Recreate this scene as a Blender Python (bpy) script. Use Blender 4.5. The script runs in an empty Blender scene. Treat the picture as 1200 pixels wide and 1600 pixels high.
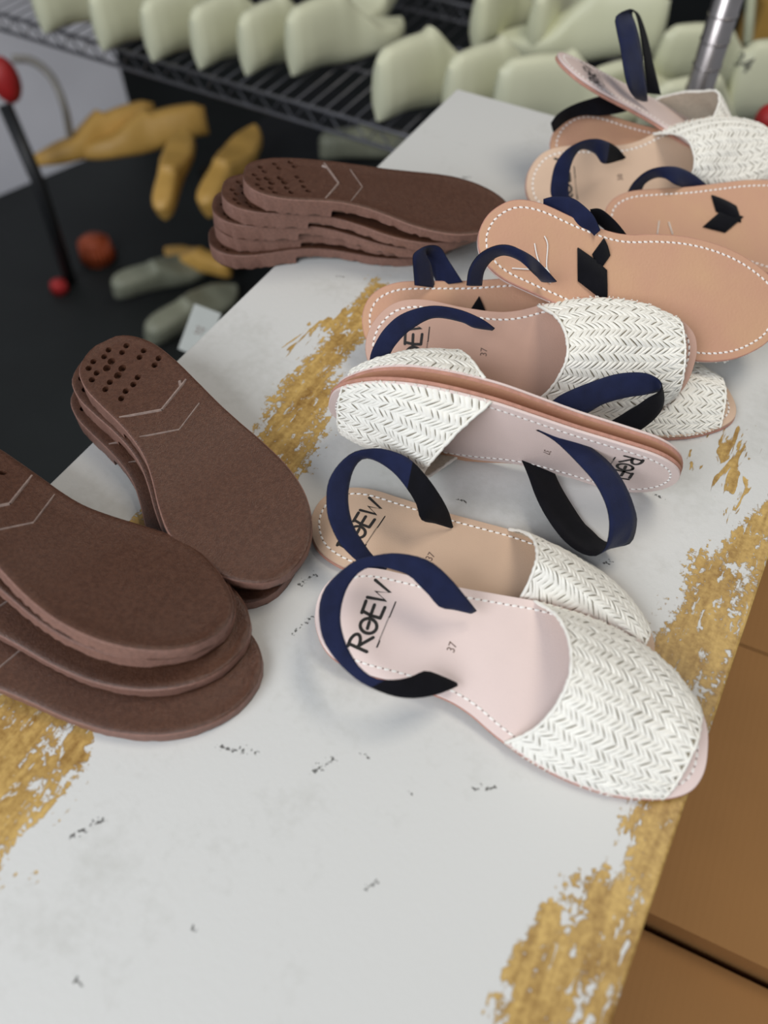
import bpy, bmesh, math, random
from mathutils import Vector, Matrix, noise
R = math.radians
C = bpy.context.scene.collection
sc = bpy.context.scene
random.seed(7)

# ------------------------------------------------------------ camera, world, lights, exposure
TZ = 0.75                      # height of the table top above the floor
CAMH = 0.46                    # camera above the table top
PITCH = R(54)
FPX = 1250.0
cd = bpy.data.cameras.new('camera'); cam = bpy.data.objects.new('camera', cd); C.objects.link(cam)
cam.location = (0, 0, TZ + CAMH); cam.rotation_euler = (math.pi/2 - PITCH, 0, 0)
cd.sensor_fit = 'VERTICAL'; cd.sensor_height = 36.0; cd.lens = 36.0*FPX/1600
cd.clip_start = .02; cd.clip_end = 60
cd.dof.use_dof = True; cd.dof.focus_distance = .565; cd.dof.aperture_fstop = (36.0*FPX/1600)/1000/.0085
sc.camera = cam

w = bpy.data.worlds.new('world'); sc.world = w; w.use_nodes = True
bg = w.node_tree.nodes['Background']; bg.inputs[0].default_value = (.88, .93, 1, 1); bg.inputs[1].default_value = .30

def area(name, loc, target, size, energy, col):
    l = bpy.data.lights.new(name, 'AREA'); l.shape = 'RECTANGLE'; l.size, l.size_y = size
    l.energy = energy; l.color = col
    o = bpy.data.objects.new(name, l); C.objects.link(o); o.location = loc
    o.rotation_euler = (Vector(target) - Vector(loc)).to_track_quat('-Z', 'Y').to_euler()
    return o
area('window_daylight', (-1.25, -1.0, 2.1), (0, .4, .75), (1.6, 1.4), 44, (.93, .96, 1))
area('overhead_fill', (.75, .75, 2.5), (.05, .5, .75), (.9, .5), 13, (1, .91, .77))  # added warm fill from above, stands for no actual lamp
vs = sc.view_settings
vs.view_transform = 'Standard'; vs.look = 'None'; vs.gamma = 1; vs.use_curve_mapping = False; vs.exposure = 0.0

# ------------------------------------------------------------ helpers
cP, sP = math.cos(PITCH), math.sin(PITCH)
def at(x, y, z=0.0):
    """point at height z above the table top on the sight line through (x, y)"""
    u = (x-600)/FPX; v = (y-800)/FPX
    d = Vector((u, cP - v*sP, -(sP + v*cP)))
    t = (CAMH - z)/-d.z
    return Vector((d.x*t, d.y*t, z + TZ))
def at_depth(x, y, t):
    u = (x-600)/FPX; v = (y-800)/FPX
    return Vector((u, cP - v*sP, -(sP + v*cP)))*t + Vector((0, 0, TZ + CAMH))

def obj(name, me_or_bm, mats, parent=None, smooth=True):
    if isinstance(me_or_bm, bmesh.types.BMesh):
        me = bpy.data.meshes.new(name); me_or_bm.to_mesh(me); me_or_bm.free()
    else: me = me_or_bm
    if not isinstance(mats, (list, tuple)): mats = [mats]
    if len(me.materials) == 0:
        for m in mats: me.materials.append(m)
    if smooth: me.shade_smooth()
    o = bpy.data.objects.new(name, me); C.objects.link(o)
    if parent: o.parent = parent
    return o
def tag(o, label=None, cat=None, group=None, kind=None):
    if label: o['label'] = label
    if cat: o['category'] = cat
    if group: o['group'] = group
    if kind: o['kind'] = kind
    return o
def empty(name, mat4, label, cat, group=None):
    o = bpy.data.objects.new(name, None); C.objects.link(o); o.matrix_world = mat4
    o.empty_display_size = .03
    return tag(o, label, cat, group)
def frame(heel, toe, nrm):
    heel = Vector(heel); y = (Vector(toe) - heel).normalized(); z = Vector(nrm); z = (z - y*z.dot(y)).normalized(); x = y.cross(z)
    return Matrix(((x.x, y.x, z.x, heel.x), (x.y, y.y, z.y, heel.y), (x.z, y.z, z.z, heel.z), (0, 0, 0, 1)))
def box(bm, x0, x1, y0, y1, z0, z1, mat=0, M=None):
    vsx = [Vector((x, y, z)) for z in (z0, z1) for x, y in ((x0, y0), (x1, y0), (x1, y1), (x0, y1))]
    if M: vsx = [M @ v for v in vsx]
    v = [bm.verts.new(p) for p in vsx]
    for f in ((3, 2, 1, 0), (4, 5, 6, 7), (0, 1, 5, 4), (1, 2, 6, 5), (2, 3, 7, 6), (3, 0, 4, 7)):
        bm.faces.new([v[i] for i in f]).material_index = mat
def tube(bm, pts, r, n=8, mat=0, cap=True):
    pts = [Vector(p) for p in pts]; rings = []
    up = None
    for i, p in enumerate(pts):
        t = (pts[min(i+1, len(pts)-1)] - pts[max(i-1, 0)]).normalized()
        if up is None: up = t.orthogonal().normalized()
        a = (up - t*up.dot(t)).normalized(); up = a; b = t.cross(a)
        rr = r[i] if isinstance(r, (list, tuple)) else r
        rings.append([bm.verts.new(p + a*math.cos(2*math.pi*k/n)*rr + b*math.sin(2*math.pi*k/n)*rr) for k in range(n)])
    for A, B in zip(rings, rings[1:]):
        for k in range(n): bm.faces.new((A[k], A[(k+1) % n], B[(k+1) % n], B[k])).material_index = mat
    if cap: bm.faces.new(rings[0][::-1]).material_index = mat; bm.faces.new(rings[-1]).material_index = mat
def catmull(pts, n=8, closed=False):
    pts = [Vector(p) for p in pts]; N = len(pts); out = []
    for i in range(N if closed else N-1):
        if closed: p0, p1, p2, p3 = pts[i-1], pts[i], pts[(i+1) % N], pts[(i+2) % N]
        else: p0, p1, p2, p3 = pts[max(i-1, 0)], pts[i], pts[i+1], pts[min(i+2, N-1)]
        for k in range(n):
            t = k/n
            out.append(.5*((2*p1) + (p2-p0)*t + (2*p0-5*p1+4*p2-p3)*t*t + (3*p1-p0-3*p2+p3)*t**3))
    if not closed: out.append(pts[-1].copy())
    return out
def resample(pts, n):
    L = [0]
    for a, b in zip(pts, pts[1:]): L.append(L[-1] + (b-a).length)
    out = []; j = 0
    for i in range(n):
        s = L[-1]*i/(n-1)
        while j < len(L)-2 and L[j+1] < s: j += 1
        f = (s-L[j])/max(L[j+1]-L[j], 1e-9)
        out.append(pts[j].lerp(pts[j+1], min(max(f, 0), 1)))
    return out

# ------------------------------------------------------------ materials
def material(name, col, rough=.6, var=0.0, vscale=40, bump=0.0, bscale=300, col2=None, sheen=0, spec=.5, metal=0, detail=4, sss=0):
    m = bpy.data.materials.new(name); m.use_nodes = True
    nt = m.node_tree; b = nt.nodes['Principled BSDF']
    b.inputs['Roughness'].default_value = rough; b.inputs['Metallic'].default_value = metal
    b.inputs['Specular IOR Level'].default_value = spec
    if sheen: b.inputs['Sheen Weight'].default_value = sheen
    if sss:
        b.inputs['Subsurface Weight'].default_value = sss; b.inputs['Subsurface Radius'].default_value = (.01, .004, .003); b.inputs['Subsurface Scale'].default_value = .4
    tc = nt.nodes.new('ShaderNodeTexCoord')
    if col2 is None: col2 = tuple(c*(1-var) for c in col)
    if var or col2:
        nz = nt.nodes.new('ShaderNodeTexNoise'); nz.inputs['Scale'].default_value = vscale; nz.inputs['Detail'].default_value = detail
        nt.links.new(tc.outputs['Object'], nz.inputs['Vector'])
        rp = nt.nodes.new('ShaderNodeValToRGB'); rp.color_ramp.elements[0].position = .35; rp.color_ramp.elements[1].position = .65
        rp.color_ramp.elements[0].color = (*col2, 1); rp.color_ramp.elements[1].color = (*col, 1)
        nt.links.new(nz.outputs['Fac'], rp.inputs[0]); nt.links.new(rp.outputs[0], b.inputs['Base Color'])
    if bump:
        n2 = nt.nodes.new('ShaderNodeTexNoise'); n2.inputs['Scale'].default_value = bscale; n2.inputs['Detail'].default_value = 3
        nt.links.new(tc.outputs['Object'], n2.inputs['Vector'])
        bp = nt.nodes.new('ShaderNodeBump'); bp.inputs['Strength'].default_value = bump; bp.inputs['Distance'].default_value = .001
        nt.links.new(n2.outputs['Fac'], bp.inputs['Height']); nt.links.new(bp.outputs[0], b.inputs['Normal'])
    return m
M = {}
M['pink'] = material('pale_pink_leather', (.78, .635, .60), .55, .05, 18, .15, 900)
M['tan_in'] = material('tan_insole_leather', (.66, .47, .34), .55, .08, 18, .15, 900)
M['rose_in'] = material('rose_tan_insole_leather', (.57, .355, .275), .55, .08, 18, .15, 900)
M['tan'] = material('tan_sole_leather', (.585, .345, .205), .6, 0, 16, .25, 500, col2=(.55, .30, .20), detail=6)
M['pinkedge'] = material('pink_cut_edge', (.56, .28, .21), .7, .2, 200, .3, 900)
M['thread'] = material('white_thread', (.90, .87, .84), .8, .03)
M['hole'] = material('stitch_hole', (.10, .07, .06), .9)
M['straw'] = material('cream_straw', (.90, .88, .81), .6, .06, 120, .2, 1200)
M['weave_gap'] = material('weave_gap_shade', (.30, .265, .20), .9, .25, 500, .3, 700)  # shade between the straw strands painted dark; the true backing is cream
M['backing'] = material('cream_woven_backing', (.66, .60, .49), .85, .15, 400, .4, 900)
M['navy'] = material('navy_suede', (.009, .014, .052), .85, .25, 90, .35, 1500, sheen=.12, spec=.2)
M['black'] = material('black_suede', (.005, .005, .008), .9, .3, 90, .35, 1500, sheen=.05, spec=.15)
M['ink'] = material('black_ink', (.012, .010, .010), .6)
M['stamp'] = material('brown_stamp', (.16, .10, .08), .7)
M['rubber'] = material('brown_crepe_rubber', (.100, .043, .025), .34, 0, 420, .5, 1300, col2=(.068, .027, .015), detail=12)
M['rubber_edge'] = material('lit_cut_rubber_edge', (.25, .128, .096), .55, .2, 350, .6, 1300, detail=8)  # worn cut edge, paled further to paint the light on rim and sides
M['rubber_glint'] = material('ridge_highlight_rubber', (.30, .22, .19), .5, .3, 300)  # specular highlight on the chevron ridges, painted as a paler colour
M['last'] = material('cream_plastic_last', (.68, .69, .50), .45, .06, 8, .05, 300)
M['ochre'] = material('ochre_last', (.62, .36, .085), .5, .2, 10)
M['grey_last'] = material('grey_green_last', (.26, .27, .20), .5, .25, 10)
M['chrome'] = material('chrome_steel', (.50, .46, .45), .3, .15, 30, metal=1)
M['wire'] = material('dull_wire', (.20, .20, .22), .4, .2, 30, metal=.8)
M['darkfloor'] = material('dark_floor', (.009, .012, .012), .6, .5, 3)
M['wallgrey'] = material('grey_wall', (.075, .078, .088), .8, .15, 2)
M['white_panel'] = material('white_panel', (.80, .80, .86), .6, .1, 3)
M['pole'] = material('black_metal', (.012, .013, .015), .5, .2, 20)
M['red'] = material('red_plastic', (.45, .02, .02), .5, .2, 30)
M['orange'] = material('orange_red_plastic', (.50, .09, .025), .5, .2, 30)
M['hose'] = material('grey_beige_hose', (.30, .28, .25), .6, .1, 30)
M['label'] = material('pale_tag', (.40, .42, .40), .6, .05)
M['olive'] = material('pale_green_tube', (.50, .52, .36), .5, .1, 30)
M['dark_thing'] = material('dark_brown_pile', (.07, .055, .04), .8, .5, 8)

def cardboard():
    m = material('cardboard', (.38, .185, .058), .8, .10, 6, 0)
    nt = m.node_tree; b = nt.nodes['Principled BSDF']; tc = nt.nodes.new('ShaderNodeTexCoord')
    wv = nt.nodes.new('ShaderNodeTexWave'); wv.wave_type = 'BANDS'; wv.bands_direction = 'X'; wv.inputs['Scale'].default_value = 42; wv.inputs['Distortion'].default_value = .4
    nt.links.new(tc.outputs['Object'], wv.inputs['Vector'])
    bp = nt.nodes.new('ShaderNodeBump'); bp.inputs['Strength'].default_value = .25; bp.inputs['Distance'].default_value = .001
    nt.links.new(wv.outputs['Fac'], bp.inputs['Height']); nt.links.new(bp.outputs[0], b.inputs['Normal'])
    return m
M['cardboard'] = cardboard()

def table_paint():
    m = bpy.data.materials.new('worn_white_paint'); m.use_nodes = True; nt = m.node_tree; N = nt.nodes; L = nt.links
    b = N['Principled BSDF']; tc = N.new('ShaderNodeTexCoord')
    def nz(scale, detail, vec=None, dist=0):
        n = N.new('ShaderNodeTexNoise'); n.inputs['Scale'].default_value = scale; n.inputs['Detail'].default_value = detail; n.inputs['Distortion'].default_value = dist
        L.new(vec or tc.outputs['Object'], n.inputs['Vector']); return n.outputs['Fac']
    def mt(op, a, bb=None, c=None):
        n = N.new('ShaderNodeMath'); n.operation = op
        for i, v in enumerate((a, bb, c)):
            if v is None: continue
            if isinstance(v, (int, float)): n.inputs[i].default_value = v
            else: L.new(v, n.inputs[i])
        return n.outputs[0]
    def stretch(ang, sx, sy):
        mp = N.new('ShaderNodeMapping'); mp.inputs['Rotation'].default_value = (0, 0, R(ang)); mp.inputs['Scale'].default_value = (sx, sy, 1)
        L.new(tc.outputs['Object'], mp.inputs['Vector']); return mp.outputs[0]
    sep = N.new('ShaderNodeSeparateXYZ'); L.new(tc.outputs['Object'], sep.inputs[0])
    flat = N.new('ShaderNodeCombineXYZ'); L.new(sep.outputs[0], flat.inputs[0]); L.new(sep.outputs[1], flat.inputs[1])
    def capsule(a0, b0, a1, b1, r):
        A = Vector((a0, b0, 0)); D = Vector((a1-a0, b1-b0, 0)); dd = max(D.dot(D), 1e-9)
        s = N.new('ShaderNodeVectorMath'); s.operation = 'SUBTRACT'; L.new(flat.outputs[0], s.inputs[0]); s.inputs[1].default_value = A
        dt = N.new('ShaderNodeVectorMath'); dt.operation = 'DOT_PRODUCT'; L.new(s.outputs[0], dt.inputs[0]); dt.inputs[1].default_value = D/dd
        cl = N.new('ShaderNodeClamp'); L.new(dt.outputs['Value'], cl.inputs[0])
        sc_ = N.new('ShaderNodeVectorMath'); sc_.operation = 'SCALE'; sc_.inputs[0].default_value = D; L.new(cl.outputs[0], sc_.inputs['Scale'])
        ds = N.new('ShaderNodeVectorMath'); ds.operation = 'DISTANCE'; L.new(s.outputs[0], ds.inputs[0]); L.new(sc_.outputs[0], ds.inputs[1])
        return mt('SUBTRACT', 1.0, mt('DIVIDE', ds.outputs['Value'], r))
    def union(lst):
        o = lst[0]
        for q in lst[1:]: o = mt('MAXIMUM', o, q)
        return mt('MAXIMUM', o, -1.0)
    def ramp(v, p0, p1):
        mr = N.new('ShaderNodeMapRange'); L.new(v, mr.inputs[0]); mr.inputs[1].default_value = p0; mr.inputs[2].default_value = p1; return mr.outputs[0]
    wear = union([capsule(-.2845, .50, -.283, .36, .017), capsule(-.275, .36, -.262, .30, .028), capsule(-.300, .20, -.29, .25, .016),
                  capsule(-.283, .085, -.262, -.02, .040), capsule(-.247, .075, -.236, .05, .012), capsule(-.255, -.02, -.26, -.2, .03),
                  capsule(.088, -.1, .085, .12, .030), capsule(.090, .12, .088, .42, .019), capsule(.055, .285, .060, .35, .024), capsule(.052, .090, .046, .06, .017), capsule(.060, .125, .066, .10, .02),
                  capsule(.038, .105, .036, .075, .008), capsule(.068, .20, .085, .15, .02), capsule(.06, .375, .075, .43, .011),
                  capsule(.088, .42, .088, .84, .014), capsule(-.390, .26, -.391, .31, .006)])
    wear2 = union([capsule(.030, .475, .052, .415, .026), capsule(.015, .445, .045, .43, .014), capsule(-.315, .40, -.298, .47, .014), capsule(.05, .20, .06, .17, .012)])
    n1 = nz(70, 6, None, .6); n2 = nz(60, 8, stretch(14, 2.6, .34), .4); n3 = nz(330, 4)
    nn = mt('ADD', mt('MULTIPLY', mt('SUBTRACT', n1, .5), 2.4), mt('MULTIPLY', mt('SUBTRACT', n2, .5), 2.8))
    nn = mt('ADD', nn, mt('MULTIPLY', mt('SUBTRACT', n3, .5), 2.4))
    flk = ramp(mt('ADD', nz(120, 5, stretch(-20, 1.6, .6), .8), mt('MULTIPLY', n3, .25)), .74, .80)
    mask1 = mt('MULTIPLY', ramp(mt('ADD', wear, mt('MULTIPLY', nn, .66)), .06, .26), mt('SUBTRACT', 1.0, flk))
    n4 = nz(42, 5, stretch(-35, 3.2, .7), 1.0)
    mask2 = ramp(mt('ADD', mt('MULTIPLY', wear2, .55), mt('MULTIPLY', mt('SUBTRACT', n4, .5), 3.0)), .52, .60)
    mask = mt('MAXIMUM', mask1, mask2)
    # black scuff marks
    scs = [(-.155, .099, .012, 22, .0035), (-.106, .116, .006, 60, .0045), (-.088, .133, .002, 0, .0028), (-.12, .011, .002, 0, .003), (-.155, -.036, .002, 0, .0032),
           (-.05, .074, .004, 60, .003), (-.201, .022, .009, 60, .004), (-.121, .327, .003, 10, .0035), (-.012, .329, .003, 40, .004), (-.182, .217, .006, 60, .004), (-.055, .127, .001, 0, .002),
           (-.23, .235, .01, 50, .004), (-.165, .19, .012, 75, .003), (.0, .40, .004, 0, .003), (-.33, .5, .003, 20, .003), (-.31, .62, .003, 0, .004), (-.30, .70, .004, 40, .004), (-.02, .15, .006, 30, .003), (-.18, .53, .004, 60, .003)]
    sm = union([capsule(a-l*math.cos(R(t)), b_-l*math.sin(R(t)), a+l*math.cos(R(t)), b_+l*math.sin(R(t)), r) for a, b_, l, t, r in scs])
    n5 = nz(420, 3)
    scuff = ramp(mt('ADD', sm, mt('MULTIPLY', mt('SUBTRACT', n5, .5), 3.6)), .78, 1.1)
    # faint general dirt
    dirt = ramp(mt('ADD', nz(14, 6), mt('MULTIPLY', nz(160, 4), .35)), .72, .95)
    white = N.new('ShaderNodeMixRGB'); white.inputs[1].default_value = (.622, .625, .610, 1); white.inputs[2].default_value = (.47, .47, .44, 1)
    L.new(mt('MULTIPLY', dirt, .55), white.inputs[0])
    wood = N.new('ShaderNodeValToRGB'); e = wood.color_ramp.elements
    e[0].position = .36; e[0].color = (.24, .125, .028, 1); e[1].position = .62; e[1].color = (.58, .385, .125, 1)
    L.new(mt('ADD', mt('MULTIPLY', n2, .45), mt('ADD', mt('MULTIPLY', n3, .35), mt('MULTIPLY', nz(26, 4), .2))), wood.inputs[0])
    mx = N.new('ShaderNodeMixRGB'); L.new(mask, mx.inputs[0]); L.new(white.outputs[0], mx.inputs[1]); L.new(wood.outputs[0], mx.inputs[2])
    mx2 = N.new('ShaderNodeMixRGB'); L.new(mt('MULTIPLY', scuff, .85), mx2.inputs[0]); L.new(mx.outputs[0], mx2.inputs[1]); mx2.inputs[2].default_value = (.035, .033, .028, 1)
    L.new(mx2.outputs[0], b.inputs['Base Color'])
    b.inputs['Roughness'].default_value = .45; b.inputs['Specular IOR Level'].default_value = .35
    bp = N.new('ShaderNodeBump'); bp.inputs['Strength'].default_value = .5; bp.inputs['Distance'].default_value = .0012
    L.new(mt('ADD', mt('SUBTRACT', 1.0, mask), mt('MULTIPLY', n3, .25)), bp.inputs['Height']); L.new(bp.outputs[0], b.inputs['Normal'])
    return m
M['paint'] = table_paint()

# ------------------------------------------------------------ setting
bm = bmesh.new(); box(bm, -3, 3, -2, 3.2, -.05, 0); tag(obj('floor', bm, M['darkfloor'], smooth=False), kind='structure')
bm = bmesh.new(); box(bm, -3, 3, 3.15, 3.25, -.05, 2.7); tag(obj('wall_back', bm, M['wallgrey'], smooth=False), kind='structure')

# table: local x across, local y along
TROT = -math.atan2(.494, .870)
table = empty('work_table', Matrix.Translation((0, 0, 0)) @ Matrix.Rotation(TROT, 4, 'Z'), 'long white painted work table with worn brown patches', 'table')
A0, A1_, B0, B1_ = -.390, .0825, -.95, .858
bm = bmesh.new(); box(bm, A0, A1_, B0, B1_, TZ-.022, TZ)
bmesh.ops.bevel(bm, geom=list(bm.edges), offset=.0018, segments=2, affect='EDGES', profile=.5)
obj('tabletop', bm, M['paint'], table, smooth=False)
for sx in (A0+.04, A1_-.04):
    for sy in (B0+.06, B1_-.06):
        bm = bmesh.new(); box(bm, sx-.022, sx+.022, sy-.022, sy+.022, 0, TZ-.022)
        obj('leg', bm, M['pole'], table, smooth=False)
bm = bmesh.new()
for x in (A0+.03, A1_-.03): box(bm, x-.009, x+.009, B0+.1, B1_-.1, TZ-.09, TZ-.022)
obj('apron', bm, M['pole'], table, smooth=False)

# ------------------------------------------------------------ brown soles
SO = [(0,0),(-.017,.004),(-.029,.022),(-.034,.050),(-.036,.078),(-.038,.104),(-.041,.124),(-.0455,.150),(-.0475,.178),(-.044,.205),(-.034,.228),(-.020,.243),(-.004,.2505),(.010,.251),(.023,.245),(.034,.233),(.043,.216),(.0485,.196),(.048,.176),(.043,.156),(.036,.136),(.031,.118),(.0295,.101),(.0305,.080),(.033,.056),(.034,.036),(.0295,.017),(.016,.004)]
FB = [(0,0),(-.014,.0025),(-.024,.011),(-.031,.026),(-.0345,.050),(-.038,.080),(-.043,.108),(-.0475,.135),(-.0485,.165),(-.045,.192),(-.036,.215),(-.023,.232),(-.010,.242),(.006,.246),(.019,.246),(.030,.241),(.039,.228),(.0465,.205),(.0485,.180),(.046,.155),(.040,.132),(.033,.112),(.0305,.095),(.0315,.070),(.0345,.040),(.030,.019),(.016,.005)]
def dense(P, n=8): return catmull([(x, y, 0) for x, y in P], n, True)
class Outline:
    def __init__(s, P):
        s.d = dense(P); it = max(range(len(s.d)), key=lambda i: s.d[i].y); ib = min(range(len(s.d)), key=lambda i: s.d[i].y)
        s.ymax = s.d[it].y; s.ymin = s.d[ib].y; n = len(s.d)
        s.left = []; i = ib
        while i != it: s.left.append(s.d[i]); i = (i+1) % n
        s.left.append(s.d[it]); s.right = []; i = ib
        while i != it: s.right.append(s.d[i]); i = (i-1) % n
        s.right.append(s.d[it])
    def x(s, side, y):
        b = s.left if side == 'L' else s.right
        y = min(max(y, s.ymin), s.ymax)
        for a, c in zip(b, b[1:]):
            if a.y <= y <= c.y and c.y > a.y: return a.x + (c.x-a.x)*(y-a.y)/(c.y-a.y)
        return b[-1].x
OS, OF = Outline(SO), Outline(FB)
def sm(a, b, x):
    t = min(max((x-a)/(b-a), 0), 1); return t*t*(3-2*t)
def sole_mesh():
    L0 = OS.ymax
    def top(y): return .0160 - .0070*sm(.075, .165, y)
    def bot(y): return 0 if y < .0825 else .0052*(1-sm(.0825, .165, y))
    ys = [L0*(1-math.cos(math.pi*i/16))/2 for i in range(0, 4)]
    ys = [OS.ymin+.0002, .0012, .003, .006, .010, .015] + [.020+.004*i for i in range(52)] + [.231, .236, .240, .244, .247, .249, L0-.0003]
    rows = []
    for y in ys:
        rows.append((y, bot(y)))
    k = next(i for i, q in enumerate(ys) if q > .0825)
    rows.insert(k, (.0825, 0.0)); rows.insert(k+1, (.0826, .0052))
    FX = [0, .010, .03, .07, .14, .24, .36, .5, .64, .76, .86, .93, .97, .990, 1]; bm = bmesh.new(); K = 14; prev = None
    rnd = random.Random(3)
    for y, zb in rows:
        xl, xr = OS.x('L', y), OS.x('R', y); zt = top(y); T = []; Bt = []
        for j in range(K+1):
            f = j/K
            f = FX[j]
            x = xl + (xr-xl)*f
            edge = min(x-xl, xr-x); edge = min(edge, (y-OS.ymin)*1.5, (L0-y)*1.5)
            dz = -.0012*(1-min(edge/.0022, 1))**2 - .0007*sm(.004, .009, edge)*(1) + .0004*noise.noise(Vector((x*30, y*30, 2)))
            T.append(bm.verts.new((x, y, zt+dz)))
            jz = 0 if 0 < j < K else rnd.choice((0, 0, 0, .0020, .0012))
            Bt.append(bm.verts.new((x, y, zb+max(jz, 0))))
        if prev:
            for j in range(K):
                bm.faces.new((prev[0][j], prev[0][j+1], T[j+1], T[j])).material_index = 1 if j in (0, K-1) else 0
                bm.faces.new((prev[1][j+1], prev[1][j], Bt[j], Bt[j+1])).material_index = 0
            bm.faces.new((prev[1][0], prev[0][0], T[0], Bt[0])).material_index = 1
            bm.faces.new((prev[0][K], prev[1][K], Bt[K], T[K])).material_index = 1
        else:
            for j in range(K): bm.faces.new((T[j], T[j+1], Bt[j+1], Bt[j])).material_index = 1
        prev = (T, Bt)
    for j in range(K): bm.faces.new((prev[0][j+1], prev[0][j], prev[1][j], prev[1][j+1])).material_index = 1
    bmesh.ops.recalc_face_normals(bm, faces=list(bm.faces))
    me = bpy.data.meshes.new('sole_base'); bm.to_mesh(me); bm.free()
    for mm in ('rubber', 'rubber_edge', 'rubber_glint'): me.materials.append(M[mm])
    # heel pits: pairs of round holes, local positions
    pits = [(.0195, .017), (.0045, .0125), (-.0085, .0165), (.0085, .0245), (-.0165, .029), (.023, .029), (.0055, .036), (-.0215, .043), (.0195, .043), (.0008, .051), (.0145, .058)]
    cb = bmesh.new(); hb = bmesh.new()
    for i, (px, py) in enumerate(pits):
        for s in (-1, 1):
            r = .0033 if i in (3, 6) else .0026
            ox, oy = px + s*.0040*.75, py + s*.0040*.55
            Mx = Matrix.Translation((ox, oy, .0160)) @ Matrix.Rotation(R(-35), 4, 'Z') @ Matrix.Diagonal((1.0, 1.25, 1, 1))
            bmesh.ops.create_cone(cb, cap_ends=True, segments=12, radius1=r*.8, radius2=r, depth=.011, matrix=Mx)
    cm = bpy.data.meshes.new('cut'); cb.to_mesh(cm); cb.free()
    o = bpy.data.objects.new('tmp_sole', me); C.objects.link(o); co = bpy.data.objects.new('tmp_cut', cm); C.objects.link(co)
    md = o.modifiers.new('b', 'BOOLEAN'); md.object = co; md.operation = 'DIFFERENCE'; md.solver = 'EXACT'
    dg = bpy.context.evaluated_depsgraph_get(); dg.update()
    me2 = bpy.data.meshes.new_from_object(o.evaluated_get(dg))
    bpy.data.objects.remove(o); bpy.data.objects.remove(co); hb.free()
    bm = bmesh.new(); bm.from_mesh(me2)
    # moulded chevron ridges, button and scratches on the upper face, highlights painted pale
    def ridge(pts, wd=.0024, ht=.0010, mi=2):
        for (x0, y0), (x1, y1) in zip(pts, pts[1:]):
            n = 6; prev = None; dx, dy = x1-x0, y1-y0; l = math.hypot(dx, dy); nx, ny = -dy/l*wd/2, dx/l*wd/2
            for i in range(n+1):
                x, y = x0+dx*i/n, y0+dy*i/n; zt = top(y)-.0007
                r4 = [bm.verts.new((x+nx*q, y+ny*q, zt+h)) for q, h in ((1, -.0004), (.45, ht), (-.45, ht), (-1, -.0004))]
                if prev:
                    for q in range(3): bm.faces.new((prev[q], prev[q+1], r4[q+1], r4[q])).material_index = mi
                prev = r4
    ridge([(.0275, .076), (-.0005, .087), (-.0300, .072)]); ridge([(-.0255, .0705), (-.0235, .075)], .003)
    ridge([(.0275, .098), (-.002, .109), (-.026, .097)], .0015, .0006)
    bm.to_mesh(me2)
    # mirrored version
    for v in bm.verts: v.co.x *= -1
    bmesh.ops.reverse_faces(bm, faces=list(bm.faces))
    me3 = bpy.data.meshes.new('sole_mirrored'); bm.to_mesh(me3); bm.free()
    for q in (me2, me3):
        if len(q.materials) == 0:
            for mm in ('rubber', 'rubber_edge', 'rubber_glint'): q.materials.append(M[mm])
        q.shade_smooth(); q.set_sharp_from_angle(angle=R(38))
    return me2, me3
SOLE = sole_mesh()
def place_sole(heel, toe, nrm, mir, label, group, scale=1.0):
    """heel / toe: points on the upper rim in table coordinates (z above the top)"""
    hz = Vector(heel); tz = Vector(toe)
    d = (tz - hz).normalized()
    # rim height differs by .007 between heel and toe in the sole's own frame
    F_ = frame(hz, hz + d, nrm); xax = F_.col[0].to_3d(); F_ = Matrix.Translation(hz) @ Matrix.Rotation(math.asin(.0070/.25), 4, xax) @ Matrix.Translation(-hz) @ F_
    o = bpy.data.objects.new('shoe_sole', SOLE[1 if mir else 0]); C.objects.link(o)
    Mx = Matrix.Translation((0, 0, TZ)) @ F_ @ Matrix.Scale(scale, 4) @ Matrix.Translation((0, 0, -.016))
    o.matrix_world = Mx
    return tag(o, label, 'shoe sole', group)
def tp(x, y, z): v = at(x, y, z); return (v.x, v.y, z)
gA, gB, gC = 'soles in the nearest left stack', 'soles in the middle left stack', 'soles in the far stack at the table edge'
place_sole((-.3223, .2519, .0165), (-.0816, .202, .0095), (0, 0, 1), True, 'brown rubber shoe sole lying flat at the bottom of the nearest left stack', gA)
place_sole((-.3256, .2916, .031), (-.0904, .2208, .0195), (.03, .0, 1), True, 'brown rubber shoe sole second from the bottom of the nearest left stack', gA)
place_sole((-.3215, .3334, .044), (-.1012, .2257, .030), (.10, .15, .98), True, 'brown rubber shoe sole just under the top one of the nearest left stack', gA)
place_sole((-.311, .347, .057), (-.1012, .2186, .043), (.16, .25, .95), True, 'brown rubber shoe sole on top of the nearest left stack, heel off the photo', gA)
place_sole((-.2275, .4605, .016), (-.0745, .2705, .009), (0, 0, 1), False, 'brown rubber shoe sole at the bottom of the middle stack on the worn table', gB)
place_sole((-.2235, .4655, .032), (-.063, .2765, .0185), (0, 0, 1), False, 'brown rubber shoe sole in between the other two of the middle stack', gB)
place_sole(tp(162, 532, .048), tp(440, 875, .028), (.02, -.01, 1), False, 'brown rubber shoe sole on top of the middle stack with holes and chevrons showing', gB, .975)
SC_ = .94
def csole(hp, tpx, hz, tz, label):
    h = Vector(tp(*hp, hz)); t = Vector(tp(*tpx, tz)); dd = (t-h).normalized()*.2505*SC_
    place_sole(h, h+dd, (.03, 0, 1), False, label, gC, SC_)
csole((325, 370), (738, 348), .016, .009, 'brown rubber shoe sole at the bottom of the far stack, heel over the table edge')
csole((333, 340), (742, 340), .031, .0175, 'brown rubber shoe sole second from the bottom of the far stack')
csole((331, 316), (745, 345), .047, .027, 'brown rubber shoe sole in the middle of the far stack of five')
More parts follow.
